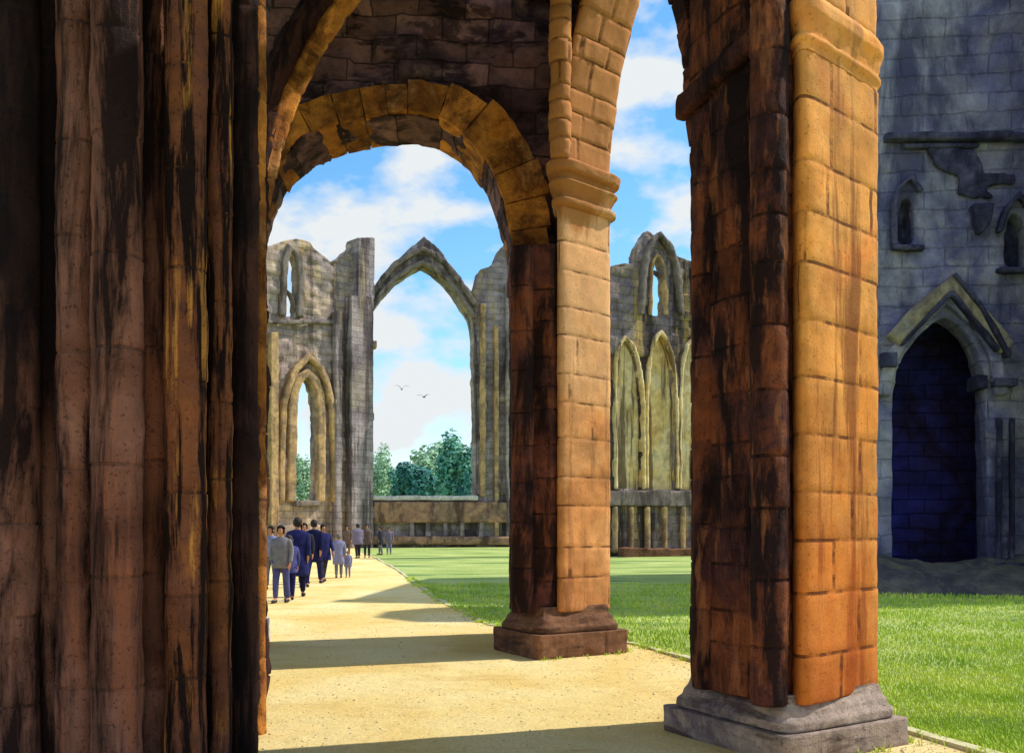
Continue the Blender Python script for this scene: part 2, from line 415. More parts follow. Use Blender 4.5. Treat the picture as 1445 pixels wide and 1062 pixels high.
# pale kerb between the path and the lawn
def ribbon(path, wd, z0, z1, jit=.0):
    P = []
    for a, b in zip(path, path[1:]):
        a = Vector(a); b = Vector(b); kk = max(1, int((b-a).length/.5))
        for j in range(kk): P.append(a.lerp(b, j/kk))
    P.append(Vector(path[-1])); V = []; Fc = []
    for i, p in enumerate(P):
        t = (P[min(i+1, len(P)-1)]-P[max(0, i-1)]).normalized(); nn = Vector((-t.y, t.x))
        jz = random.uniform(-jit, jit)
        for s, z in ((-wd/2, z0), (-wd/2, z1+jz), (wd/2, z1+jz), (wd/2, z0)):
            q = p+nn*s; V.append((q.x, q.y, z))
    for i in range(len(P)-1):
        for j in range(3): Fc.append((4*i+j, 4*i+j+1, 4*i+j+5, 4*i+j+4))
    Fc += [(0, 1, 2, 3), tuple(4*(len(P)-1)+q for q in (3, 2, 1, 0))]
    me = bpy.data.meshes.new('r'); me.from_pydata(V, [], Fc); me.update()
    bm = bmesh.new(); bm.from_mesh(me); bmesh.ops.recalc_face_normals(bm, faces=bm.faces); bm.to_mesh(me); bm.free()
    return me
M['kerb'] = plain('pale_kerb_stone', 'a8a680', 'cfc8a2', 6, .9, .01)
tag(link('kerb', ribbon(EDGE[1:], .11, -.02, .032, .02), M['kerb']), kind='structure')

# ------------------------------------------------------------------ near piers
E1 = Vector((math.cos(R(30)), math.sin(R(30)))); E2 = Vector((-math.sin(R(30)), math.cos(R(30))))
def loc2(base, pts): return [(p[0]-base[0], p[1]-base[1]) for p in pts]
def rect(c, a, b, e1=E1, e2=E2):      # front corner c, sizes a along e1 and b along e2
    c = Vector(c); return [tuple(c), tuple(c+e1*a), tuple(c+e1*a+e2*b), tuple(c+e2*b)]

# middle pier -----------------------------------------------------
MB = Vector((.62, 11.53))
mid = thing('stone_pier', 'orange round-shafted pier with ringed capital on brown plinth, between round arch and pointed arch', 'pier', (MB.x, MB.y, 0))
base = loc2(MB, rect((.32, 10.7), 1.36, 1.17))
column('plinth', roundpoly(base, .05), -.02, .3, M['mbase'], mid, course=(.3, .34), blockw=.7, rough=.02, seed=3)
column('moulded_base', roundpoly(base, .26, 8), .3, .62, M['mbase'], mid, course=(.14, .18), blockw=.9, rough=.015, dz=.02, seed=4,
       prof=steps([(.3, -.05), (.37, -.05), (.42, -.1), (.47, -.12), (.52, -.17), (.62, -.2)]))
# dark core with the jamb of the round arch
core = loc2(MB, [(-.03, 11.45), (.16, 11.12), (.5, 11.04), (.85, 11.5), (1.2, 11.85), (1.0, 12.25), (.4, 12.4), (-.03, 12.2)])
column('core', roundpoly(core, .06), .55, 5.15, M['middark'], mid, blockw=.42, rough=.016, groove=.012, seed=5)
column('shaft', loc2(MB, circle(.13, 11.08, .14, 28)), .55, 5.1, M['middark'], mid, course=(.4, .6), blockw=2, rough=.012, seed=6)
lit = loc2(MB, [(.53, 10.93), (1.36, 11.625), (1.06, 11.95), (.62, 11.55)])
litp = roundpoly(lit, [.36, .42, .1, .1], 10, .03)
column('shaft', litp, .55, 5.62, M['mid'], mid, course=(.34, .62), blockw=2.4, rough=.008, groove=.006, seed=7)
column('capital', litp, 5.62, 6.2, M['mid'], mid, course=(.56, .6), blockw=3, rough=.012, dz=.018, seed=8, blocks=False,
       prof=steps([(5.62, .0), (5.65, .07), (5.71, .075), (5.74, .0), (5.78, .01), (5.86, .06), (5.92, .11), (5.96, .03), (6.02, .03), (6.05, .12), (6.15, .13), (6.2, .06)]))
lean = lambda z: (0.36*max(0, (z-6.2)/2.2)**1.8, -.08*max(0, (z-6.2)/2.2)**1.8)
column('springer', litp, 6.18, 9.2, M['mid'], mid, course=(.26, .4), blockw=.7, rough=.015, groove=.016, seed=9, shift=lean)
column('rib', loc2(MB, circle(.6, 10.98, .135, 24)), 6.16, 9.2, M['mid'], mid, course=(.16, .3), blockw=.6, rough=.02, groove=.03, seed=10)
column('buttress', roundpoly(loc2(MB, [(.08, 11.9), (1.12, 11.9), (1.25, 13.6), (.06, 13.6)]), .05), -.02, 9.2, M['middark'], mid, blockw=.6, rough=.02, groove=.02, seed=11)  # hidden block added behind the pier to widen its cast shadow

# right pier ------------------------------------------------------
RB = Vector((2.07, 6.78))
rp = thing('stone_pier', 'large amber pier with dark russet left side on pale stepped plinth beside the lawn', 'pier', (RB.x, RB.y, 0))
base = loc2(RB, rect((1.84, 5.92), 1.28, 1.28))
column('plinth', roundpoly(base, .04), -.02, .2, M['rbase'], rp, course=(.2, .24), blockw=.8, rough=.014, seed=13)
column('moulded_base', roundpoly(base, .2, 8), .2, .44, M['rbase'], rp, course=(.11, .13), blockw=.9, rough=.012, dz=.015, seed=14,
       prof=steps([(.2, -.04), (.27, -.04), (.3, -.08), (.34, -.09), (.38, -.13), (.44, -.15)]))
core = loc2(RB, [(1.56, 6.5), (1.86, 6.13), (2.05, 6.3), (2.45, 6.75), (2.7, 7.15), (2.3, 7.6), (1.6, 7.45), (1.40, 6.98)])
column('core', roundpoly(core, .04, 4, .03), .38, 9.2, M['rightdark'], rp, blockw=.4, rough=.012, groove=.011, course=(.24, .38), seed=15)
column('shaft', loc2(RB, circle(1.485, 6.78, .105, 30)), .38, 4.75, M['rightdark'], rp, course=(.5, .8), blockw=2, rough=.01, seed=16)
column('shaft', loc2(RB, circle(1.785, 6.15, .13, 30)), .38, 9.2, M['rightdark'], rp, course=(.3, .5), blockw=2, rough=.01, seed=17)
e1 = Vector((math.cos(R(34)), math.sin(R(34)))); e2 = Vector((-e1.y, e1.x))
lit = loc2(RB, [(1.93, 6.0), (2.875, 6.79), (2.55, 7.15), (2.05, 6.6)]); litp = roundpoly(lit, [.34, .5, .1, .1], 12, .03)
column('shaft', litp, .38, 4.9, M['right'], rp, course=(.3, .5), blockw=.9, rough=.008, groove=.006, seed=18)
column('capital', litp, 4.9, 5.3, M['right'], rp, course=(.4, .44), blockw=3, rough=.012, dz=.018, seed=19, blocks=False,
       prof=steps([(4.9, 0), (4.95, .0), (4.97, .025), (5.0, .025), (5.02, .0), (5.12, .02), (5.17, .045), (5.24, .045), (5.3, .01)]))
column('springer', litp, 5.29, 9.2, M['right'], rp, course=(.3, .4), blockw=.7, rough=.012, groove=.014, seed=20)
# sloping hood over the dark panel on its left side
def prism(name, pts3, ext, mat, parent, vox=.03, amp=.012):
    bm = bmesh.new(); a = [bm.verts.new(p) for p in pts3]; b = [bm.verts.new(Vector(p)+Vector(ext)) for p in pts3]; nn = len(a)
    bm.faces.new(a); bm.faces.new(b[::-1])
    for i in range(nn): bm.faces.new((a[i], b[i], b[(i+1) % nn], a[(i+1) % nn]))
    bmesh.ops.recalc_face_normals(bm, faces=bm.faces)
    me = bpy.data.meshes.new(name); bm.to_mesh(me); bm.free()
    me = remesh(me, vox, lambda p, q: amp*fbm(p*4))
    return link(name, me, mat, parent, True)
hd = [Vector((1.36-RB.x, 6.98-RB.y, 4.78)), Vector((1.76-RB.x, 6.2-RB.y, 4.95)), Vector((1.76-RB.x, 6.2-RB.y, 5.1)), Vector((1.36-RB.x, 6.98-RB.y, 4.95))]
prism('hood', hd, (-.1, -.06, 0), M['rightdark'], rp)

# left foreground pier --------------------------------------------
LB = Vector((-3.0, 6.6))
lp = thing('clustered_pier', 'huge dark brown clustered pier filling the left foreground, streaked with black and orange', 'pier', (LB.x, LB.y, 0))
core = loc2(LB, [(-4.6, 5.75), (-2.15, 5.95), (-1.98, 6.35), (-1.95, 7.1), (-2.3, 7.6), (-4.6, 7.6)])
column('core', roundpoly(core, .05, 4, .05), -.02, 9.2, M['leftcore'], lp, blockw=.45, rough=.03, groove=.02, seed=23)
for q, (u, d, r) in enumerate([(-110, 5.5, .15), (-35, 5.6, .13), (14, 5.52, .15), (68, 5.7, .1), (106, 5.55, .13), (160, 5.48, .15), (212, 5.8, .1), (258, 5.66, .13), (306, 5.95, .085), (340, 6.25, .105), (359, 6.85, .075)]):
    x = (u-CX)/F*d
    column('shaft', loc2(LB, circle(x, d+.05, r, 34)), -.02, 9.2, M[{359: 'ring', 258: 'leftgold', 306: 'leftgold', 14: 'leftshade', 68: 'leftshade', -35: 'leftshade', -110: 'leftshade', 214: 'leftblack', 340: 'leftblack'}.get(u, 'left')], lp, course=(.5, .75), blockw=3, rough=.011, groove=.008, seed=30+q)

# ------------------------------------------------------------------ round arch across the path
RA = Plane((-5.2, 11.35), (.6, 11.75))
T = 1.0
inner_px = [(372, 470), (373, 400), (378, 345), (390, 303), (412, 264), (445, 236), (490, 218), (540, 209), (585, 206), (625, 214), (660, 238), (686, 275), (703, 320), (714, 370), (719, 430), (720, 480)]
inner = RA.pts(inner_px, -T)
ra = thing('arch_wall', 'dark purple rubble wall pierced by a round ochre arch over the sandy path', 'wall', RA.p0)
hole = ragged(inner, .03, .15, 3, closed=False)
xl, xr = hole[0][0], hole[-1][0]
outer = [(-.6, 0), (xl, 0)]+hole+[(xr, 0), (6.3, 0), (6.3, 9.3), (-.6, 9.3)]
outer = [(xl-1.6, 0), (xl, 0)]+hole+[(xr, 4.9), (xr+.62, 4.9), (xr+.62, 9.3), (xl-1.6, 9.3)]
wallpart('wall', RA, outer, [], T-.02, .045, M['spandrel'], ra, brick_disp(.62, .3, .035, .02, 1.6), front=-.01)
# the ring: separate voussoirs shaped into one archivolt running through the wall
def voussoirs(path, width, z0, z1, gap=.012, size=.34):
    P = [Vector(p) for p in path]; d = [0]
    for a, b in zip(P, P[1:]): d.append(d[-1]+(b-a).length)
    def at(s):
        for i in range(len(P)-1):
            if s <= d[i+1] or i == len(P)-2:
                t = (s-d[i])/(d[i+1]-d[i]); return P[i].lerp(P[i+1], t)
    def nr(s): 
        t = (at(min(d[-1], s+.25))-at(max(0, s-.25))).normalized(); return Vector((-t.y, t.x))
    s = 0; V = []; Fc = []; tn = []; rnd = random.Random(5)
    while s < d[-1]-.05:
        e = min(d[-1], s+size*rnd.uniform(.7, 1.3)); w0 = (width(s/d[-1]) if callable(width) else width)*rnd.uniform(.95, 1.06); zz = z1+rnd.uniform(-.02, .025); dn = rnd.uniform(-.03, .012)
        K = 3; ring = []
        for zc in (z0, zz):
            for kk in range(K+1):
                ss = s+gap/2+(e-s-gap)*kk/K; ring.append((at(ss)+nr(ss)*dn, zc))
            for kk in range(K, -1, -1):
                ss = s+gap/2+(e-s-gap)*kk/K; ring.append((at(ss)+nr(ss)*w0, zc))
        b0 = len(V); m = 2*(K+1)
        V += [(p.x, p.y, zc) for p, zc in ring]
        fs = [tuple(b0+i for i in range(m))[::-1], tuple(b0+m+i for i in range(m))]
        fs += [(b0+i, b0+(i+1) % m, b0+m+(i+1) % m, b0+m+i) for i in range(m)]
        Fc += fs; tn += [rnd.random()]*len(fs); s = e
    me = bpy.data.meshes.new('archivolt'); me.from_pydata(V, [], Fc); me.update()
    bm = bmesh.new(); bm.from_mesh(me); bmesh.ops.recalc_face_normals(bm, faces=bm.faces)
    lay = bm.faces.layers.float.new('tone')
    bm.faces.ensure_lookup_table()
    for f, t in zip(bm.faces, tn): f[lay] = t
    bmesh.ops.subdivide_edges(bm, edges=[e for e in bm.edges if e.calc_length() > .12], cuts=4, use_grid_fill=True)
    for v in bm.verts: v.co += v.normal*.02*fbm(v.co*5)
    bmesh.ops.triangulate(bm, faces=[f for f in bm.faces if len(f.verts) > 4])
    bm.to_mesh(me); bm.free(); return me
rpath = list(reversed([(x, z) for x, z in inner]))
vm = voussoirs(rpath, lambda f: -.36-.3*max(0, 1-abs(f-.22)/.25), -T+.03, .05)
o = link('archivolt', vm, M['ring'], ra); RA.place(o)
# left jamb: respond shafts and its pale base
jb = RA.px(372, 800, -T)[0]
def jamb(x, z, r, z0, z1, mat, nm, seed):
    q = RA.d*x+RA.n*z
    return column(nm, circle(q.x, q.y, r, 28), z0, z1, mat, ra, course=(.4, .7), blockw=2, rough=.012, seed=seed)
jamb(jb-.16, .06, .15, .34, 4.4, M['leftcore'], 'respond_shaft', 61)
jamb(jb-.10, -.5, .13, .34, 4.6, M['middark'], 'respond_shaft', 62)
jamb(jb-.06, -.95, .11, .34, 4.6, M['mid'], 'respond_shaft', 63)
M['white'] = stone('whitewashed_stone', ['c9c4c0', 'e0dcd6', 'b8b2c0'], '8a8496', .5, 1.2, (1.5, 1.5, 3), .54, .66, tone=.1)
q0 = RA.d*(jb-.55)+RA.n*(-T-.12)
column('plinth', roundpoly([(q0+RA.d*a+RA.n*b)[:2] for a, b in ((0, 0), (.62, 0), (.62, 1.35), (0, 1.35))], .04), -.02, .34, M['white'], ra, course=(.33, .36), blockw=.6, seed=64)

# diagonal rib of the lost vault rising from the left pier
def tube(name, pts, rad, mat, parent=None, n=20, seed=0):
    P = [Vector(p) for p in pts]; V = []; Fc = []; tones = []; rnd = random.Random(seed)
    fine = []
    for a, b in zip(P, P[1:]):
        kk = max(1, int((b-a).length/.05))
        for j in range(kk): fine.append(a.lerp(b, j/kk))
    fine.append(P[-1]); tn = rnd.random()
    for i, p in enumerate(fine):
        t = (fine[min(i+1, len(fine)-1)]-fine[max(0, i-1)]).normalized()
        x = t.cross(Vector((0, 1, 0))).normalized(); y = t.cross(x)
        gr = .018 if i % 7 == 0 else 0
        for j in range(n):
            a = 2*math.pi*j/n; r = rad*(1+.25*math.cos(4*a))-gr
            q = p+(x*math.cos(a)+y*math.sin(a))*r; V.append(q+(q-p)*.12*fbm(q*5))
    for i in range(len(fine)-1):
        if i % 7 == 0: tn = rnd.random()
        for j in range(n): Fc.append((i*n+j, i*n+(j+1) % n, (i+1)*n+(j+1) % n, (i+1)*n+j)); tones.append(tn)
    Fc += [tuple(range(n))[::-1], tuple(range((len(fine)-1)*n, len(fine)*n))]; tones += [.5, .5]
    me = bpy.data.meshes.new(name); me.from_pydata(V, [], Fc); me.update()
    at = me.attributes.new('tone', 'FLOAT', 'FACE'); at.data.foreach_set('value', tones)
    return link(name, me, mat, parent, True)
def at_px(u, v, d): return Vector(((u-CX)/F*d, d, CH-(v-HV)/F*d))
arc = [(346, 420, 9.6), (347, 330, 9.6), (352, 250, 9.7), (364, 185, 9.8), (384, 120, 9.9), (412, 60, 10.0), (448, 5, 10.1), (500, -55, 10.2), (560, -95, 10.3)]
rb = thing('vault_rib', 'broken vault rib curving up from the dark left pier, ochre in patches', 'rib', at_px(346, 420, 9.6))
o0 = rb.location.copy()
tube('outer_moulding', [at_px(u, v, d)-o0 for u, v, d in arc], .15, M['leftcore'], rb, seed=4)
tube('inner_moulding', [at_px(u+4+23*min(1, max(0, (420-v)/330)), v+9, d+.1)-o0 for u, v, d in arc[1:]], .12, M['ring'], rb, seed=5)

# ------------------------------------------------------------------ pointed arch between the two orange piers
AA = Plane((MB.x-.45*.956, MB.y-.45*.292), (RB.x-.45*.956, RB.y-.45*.292))     # aisle-side face, from the middle pier to the right one
TA = .9
left_px = [(868, 300), (868, 235), (871, 170), (879, 100), (890, 45), (905, 5)]
right_px = [(952, 0), (961, 40), (972, 95), (981, 150), (986, 210), (987, 280)]
lft = AA.pts(left_px, -TA); rgt = AA.pts(right_px, 0)

open_ = [(.22, 8.3), (.9, 8.5), (1.8, 8.6), (2.6, 8.45), (3.2, 7.6)] + rgt
open_ = [p for p in open_ if p[1] > 4.6]
hole = ragged(open_, .02, .15, 6, closed=False)
aa = thing('arcade_arch', 'steep pointed arch of russet stone spanning between the two orange piers', 'arch', AA.p0)
wallpart('wall', AA, [(.2, hole[0][1])]+hole+[(4.95, hole[-1][1]), (4.95, 9.25), (.2, 9.25)], [], TA, .045, M['arcade'], aa, brick_disp(.7, .34, .03, .02, 1.6))
hm = [p for p in hole]
o = link('archivolt', voussoirs(list(reversed(open_[1:])), -.2, -.3, .07, size=.3), M['middark'], aa); AA.place(o)

# unseen vault web added over this bay of the aisle to shade it
vw = thing('added_vault_web', 'unseen dark rubble vault added over the aisle bay to shade the clustered pier', 'vault', (-2, 5, 9.25))
bm = bmesh.new(); NX, NY = 26, 40; gr = []
for i in range(NX):
    row = []
    for j in range(NY):
        x = -3.6+7.2*i/(NX-1); y = -9+15.6*j/(NY-1); sk = -.31*(y)
        row.append(bm.verts.new((x+sk, y, .9*(1-(x/3.6)**2)+.03*fbm(Vector((x*2, y*2, 0))))))
    gr.append(row)
for i in range(NX-1):
    for j in range(NY-1): bm.faces.new((gr[i][j], gr[i+1][j], gr[i+1][j+1], gr[i][j+1]))
rf = bmesh.ops.extrude_face_region(bm, geom=bm.faces[:])
bmesh.ops.translate(bm, verts=[q for q in rf['geom'] if isinstance(q, bmesh.types.BMVert)], vec=(0, 0, .3))
bmesh.ops.recalc_face_normals(bm, faces=bm.faces)
me = bpy.data.meshes.new('added_web'); bm.to_mesh(me); bm.free(); link('added_web', me, M['spandrel'], vw, True)

# ------------------------------------------------------------------ great west wall with its empty window
GA = Plane((-12.1, 73.0), (3.4, 77.0))
gw = thing('ruined_wall', 'tall grey ruined end wall framing the huge empty pointed window at the end of the path', 'wall', GA.p0)
hole = GA.pts([(524, 702), (525, 620), (523, 530), (520, 470), (521, 447), (540, 418), (560, 396), (580, 382), (597, 373), (612, 381), (628, 395), (646, 418), (665, 447), (669, 475), (671, 560), (672, 700)])
out = GA.pts([(519, 800), (519, 417), (530, 400), (545, 382), (570, 357), (588, 342), (599, 333), (611, 342), (626, 358), (640, 377), (655, 398), (666, 413), (672, 402), (677, 380), (690, 376), (699, 368), (706, 350), (720, 332), (745, 322), (775, 330), (775, 800)])
TG = 2.0
wallpart('wall', GA, ragged(out, .14, .5, 1), [ragged(hole, .06, .5, 2)], TG, .14, M['far'], gw, brick_disp(1.1, .5, .05, .06, .5))
arcp = GA.pts([(521, 450), (540, 420), (560, 398), (580, 384), (597, 376), (612, 384), (628, 398), (646, 421), (667, 452)])
D1 = lambda p, q: .05*fbm(p*.9); D0 = lambda p, q: .025*fbm(p*1.5)
band('arch_moulding', GA, [(x, z+.15) for x, z in arcp], .4, -.6, .25, M['greymould'], gw, .1, D0)
band('arch_moulding', GA, [(x, z+1.2) for x, z in arcp], .4, -.5, .4, M['greymould'], gw, .1, D0)
def box_px(nm, u0, v0, u1, v1, z0, z1, mat, pl, par, vox=.1, amp=.03, rag=.03):
    pts = pl.pts([(u0, v1), (u1, v1), (u1, v0), (u0, v0)])
    me = slab(ragged(pts, rag, .5, int(u0+v0)), [], z0, z1); me = remesh(me, vox, lambda p, q: amp*fbm(p*.8))
    o = link(nm, me, mat, par, True); pl.place(o); return o
box_px('sill', 524, 699, 674, 706, -1.9, .35, M['white'], GA, gw, .1, .03)
box_px('ledge', 527, 708, 716, 737, 0, .55, M['brownfar'], GA, gw)
box_px('kerb_course', 519, 756, 722, 768, 0, .7, M['brownfar'], GA, gw, .12)
for u in (577, 600, 624, 648, 674, 700):
    box_px('pilaster', u, 736, u+7, 757, 0, .4, M['far'], GA, gw, .1, .03)
box_px('jamb_shaft', 676, 430, 684, 700, 0, .5, M['moulding'], GA, gw)
box_px('jamb_shaft', 696, 460, 702, 760, 0, .5, M['moulding'], GA, gw)
box_px('jamb_shaft', 712, 400, 719, 760, 0, .6, M['far'], GA, gw)
box_px('corbel', 519, 482, 531, 492, -.5, .4, M['moulding'], GA, gw, .1)

# ------------------------------------------------------------------ aisle wall with two lancets, left of the great window
LA = Plane((-20.6, 65.0), (-12.0, 73.2))
lw = thing('ruined_wall', 'honey and grey ruined side wall with two narrow lancet windows, behind the walkers', 'wall', LA.p0)
out = LA.pts([(335, 805), (335, 356), (372, 352), (385, 344), (400, 340), (424, 336), (437, 341), (444, 350), (458, 361), (468, 370), (480, 362), (497, 350), (498, 340), (520, 340), (521, 420), (521, 800)])
up = LA.pts([(402, 447), (403, 418), (404, 395), (406, 370), (411, 352), (416, 362), (419, 385), (420, 410), (418, 447)])
lo_ = LA.pts([(416, 708), (417, 640), (418, 575), (421, 550), (426, 539), (433, 532), (439, 541), (444, 556), (446, 580), (446, 640), (445, 708)])
wallpart('wall', LA, ragged(out, .15, .6, 8), [ragged(up, .05, .5, 2), ragged(lo_, .05, .5, 3)], 1.1, .16, M['aisle'], lw, brick_disp(1.1, .5, .06, .1, .35))
def arch_px(nm, pl, path, wd, z0, z1, mat, par):
    band(nm, pl, path, wd, z0, z1, mat, par, .11, D1)
arch_px('window_moulding', LA, [(x-.0, z) for x, z in up], .55, -.2, .28, M['greymould'], lw)
arch_px('window_moulding', LA, [(x, z) for x, z in lo_], .75, -.2, .3, M['moulding'], lw)
arch_px('window_moulding', LA, [(x, z) for x, z in LA.pts([(398, 708), (399, 640), (402, 570), (409, 545), (418, 524), (433, 508), (447, 522), (456, 545), (462, 575), (465, 640), (466, 708)])], .5, -.1, .5, M['moulding'], lw)
band('tracery', LA, LA.pts([(400, 428), (407, 408), (413, 418), (419, 440)]), .3, -.7, -.2, M['greymould'], lw, .1, D1)
box_px('buttress', 487, 420, 519, 800, 0, .9, M['far'], LA, lw)
box_px('pilaster', 468, 440, 478, 800, 0, .6, M['far'], LA, lw)
box_px('pilaster', 377, 470, 388, 800, 0, .6, M['moulding'], LA, lw)
box_px('turret', 497, 338, 521, 425, -.9, .8, M['far'], LA, lw)
box_px('sill', 413, 706, 450, 714, -1.0, .4, M['greymould'], LA, lw, .1)
box_px('string_course', 372, 452, 470, 458, 0, .35, M['greymould'], LA, lw, .1)

# ------------------------------------------------------------------ ruined gable seen between the two orange piers
NA = Plane((5.5, 50.0), (11.6, 53.3))
nw = thing('ruined_gable', 'ruined gable with yellow blind arches and one open lancet, between the two orange piers', 'wall', NA.p0)
out = NA.pts([(852, 800), (852, 392), (866, 372), (884, 370), (893, 372), (899, 350), (908, 335), (915, 325), (922, 331), (934, 345), (948, 357), (965, 364), (977, 368), (990, 395), (1006, 410), (1006, 800)])
hl = NA.pts([(920, 446), (920, 415), (921, 385), (923, 370), (927, 361), (932, 368), (935, 378), (936, 400), (938, 420), (937, 446)])
b1 = NA.pts([(871, 690), (870, 560), (871, 510), (876, 488), (882, 478), (890, 488), (897, 505), (902, 530), (905, 570), (906, 690)])
b2 = NA.pts([(914, 690), (914, 570), (916, 530), (921, 495), (927, 478), (932, 470), (938, 482), (945, 500), (950, 530), (952, 570), (953, 690)])
b3 = NA.pts([(961, 690), (961, 570), (964, 520), (971, 490), (979, 478), (988, 492), (996, 520), (998, 570), (999, 690)])
wallpart('wall', NA, ragged(out, .13, .5, 4), [ragged(hl, .03, .4, 5), b1, b2, b3], .6, .1, M['frag'], nw, brick_disp(1., .5, .05, .08, .4))
for b in (b1, b2, b3):
    me = slab([(x, z-(.5 if z < min(q[1] for q in b)+.1 else 0)) for x, z in ragged(b, 0, .5)], [], -.58, -.25); me = remesh(me, .1, lambda p, q: .06*fbm(p*.8))
    o = link('blind_panel', me, M['yellow'], nw, True); NA.place(o)
    arch_px('arch_moulding', NA, b, .22, -.4, .16, M['yellow'], nw)
arch_px('window_moulding', NA, hl, .22, -.3, .12, M['moulding'], nw)
arch_px('window_moulding', NA, NA.pts([(906, 446), (908, 400), (912, 365), (921, 343), (927, 335), (940, 352), (949, 375), (953, 410), (956, 446)]), .32, -.2, .35, M['greymould'], nw)
band('tracery', NA, NA.pts([(919, 392), (928, 384), (937, 392)]), .2, -.5, -.2, M['greymould'], nw, .08, D0)
box_px('string_course', 852, 692, 1004, 714, 0, .3, M['greymould'], NA, nw, .1)
for u in (862, 885, 908, 932, 958, 982): box_px('pilaster', u, 714, u+6, 780, 0, .3, M['moulding'], NA, nw, .09, .03)
lg = NA.pts([(862, 0), (1004, 0)])
tag(nw)
bl = thing('stone_bench', 'low brown stone ledge lying on grass at the foot of the ruined gable', 'ledge', (0, 0, 0))
P1 = Plane((6.2, 49.2), (11.6, 51.6)); bl.location = P1.p0
me = remesh(slab(ragged([(0, -.05), (7.0, -.05), (7.0, .42), (0, .5)], .04, .4, 4), [], -.7, 0), .08, lambda p, q: .05*fbm(p*1.1))
o = link('ledge', me, M['mbase'], bl, True); P1.place(o)

# ------------------------------------------------------------------ blue shaded transept on the right
TA2 = Plane((9.2, 23.3), (16.6, 22.6))
tw = thing('transept_wall', 'blue grey transept front in shade with a gabled doorway, beyond the right lawn', 'wall', TA2.p0)
door = TA2.pts([(1259, 838), (1259, 640), (1260, 560), (1266, 522), (1279, 496), (1297, 474), (1320, 452), (1334, 446), (1350, 456), (1368, 474), (1381, 500), (1388, 530), (1391, 560), (1393, 640), (1394, 838)])
w1 = TA2.pts([(1270, 345), (1269, 310), (1272, 285), (1280, 272), (1287, 285), (1289, 312), (1287, 345)])
w2 = TA2.pts([(1420, 375), (1420, 330), (1424, 308), (1433, 298), (1444, 310), (1449, 335), (1449, 375)])
door = [(x, max(z, -.3)) for x, z in door]
wallpart('wall', TA2, [(0, -.3), (door[0][0], -.3)]+door[1:-1]+[(door[-1][0], -.3), (9.5, -.3), (9.5, 17.5), (6.5, 17.4), (4, 17), (1.8, 16.2), (0, 15.9)], [w1, w2], .75, .07, M['trans'], tw, brick_disp(1.1, .5, .014, .03, .9))
for nm, pts in (('window_recess', w1), ('window_recess', w2)):
    o = link(nm, slab([(x*1.0, z) for x, z in ragged(pts, 0, 1)], [], -.74, -.45), M['dark'], tw); TA2.place(o)
def hoodband(nm, pts, wd, z0, z1, mat): band(nm, TA2, TA2.pts(pts), wd, z0, z1, mat, tw, .06, lambda p, q: .03*fbm(p*1.5))
hoodband('window_hood', [(1262, 300), (1270, 270), (1283, 255), (1294, 275)], .14, 0, .22, M['dark'])
hoodband('window_hood', [(1410, 332), (1420, 300), (1434, 280), (1450, 306)], .14, 0, .22, M['dark'])
box_px('window_sill', 1256, 349, 1302, 356, 0, .25, M['dark'], TA2, tw, .06, .02, .02)
box_px('window_sill', 1402, 379, 1456, 388, 0, .25, M['dark'], TA2, tw, .06, .02, .02)
box_px('window_jamb', 1256, 292, 1264, 350, 0, .18, M['dark'], TA2, tw, .06, .02, .02)
box_px('string_course', 1244, 192, 1500, 203, 0, .3, M['dark'], TA2, tw, .07, .03, .02)
box_px('string_course', 1272, 205, 1380, 212, 0, .2, M['dark'], TA2, tw, .07, .03, .02)
hoodband('door_arch', [(1253, 560), (1262, 512), (1292, 468), (1334, 430), (1370, 462), (1392, 505), (1402, 560)], .32, -.1, .2, M['trans'])
hoodband('door_hood', [(1266, 490), (1300, 452), (1335, 414), (1372, 460), (1406, 502)], .42, 0, .34, M['hood'])
hoodband('door_hood', [(1268, 492), (1302, 456), (1335, 420), (1370, 464), (1398, 500)], .10, .0, .45, M['dark'])
hoodband('door_hood', [(1336, 393), (1374, 440), (1412, 508)], .12, 0, .46, M['dark'])
for u in (1404, 1422): box_px('door_shaft', u, 590, u+6, 815, 0, .2, M['dark'], TA2, tw, .05, .015, .01)
box_px('door_capital', 1398, 535, 1430, 548, 0, .3, M['dark'], TA2, tw, .05, .02, .02)
box_px('door_capital', 1240, 500, 1262, 520, 0, .3, M['dark'], TA2, tw, .05, .02, .02)
box_px('door_capital', 1376, 528, 1394, 548, -.6, .05, M['dark'], TA2, tw, .05, .02, .02)
box_px('plinth', 1393, 792, 1500, 840, 0, .45, M['dark'], TA2, tw, .08, .03, .03)
# blind stone relief: broken shield-shaped corbel and projecting weathered blocks
hoodcorb = TA2.pts([(1366, 292), (1396, 292), (1392, 318), (1379, 336), (1370, 318)])
o = link('corbel', remesh(slab(hoodcorb, [], 0, .35), .06, lambda p, q: .03*fbm(p*2)), M['dark'], tw, True); TA2.place(o)
for nm, pts in (('broken_cornice', [(1304, 208), (1372, 212), (1386, 232), (1384, 246), (1430, 248), (1430, 262), (1388, 266), (1400, 282), (1370, 282), (1350, 276), (1352, 252), (1318, 236)]),):
    o = link(nm, remesh(slab(ragged(TA2.pts(pts), .04, .25, 3), [], 0, .13), .05, lambda p, q: .03*fbm(p*2.5)), M['dark'], tw, True); TA2.place(o)
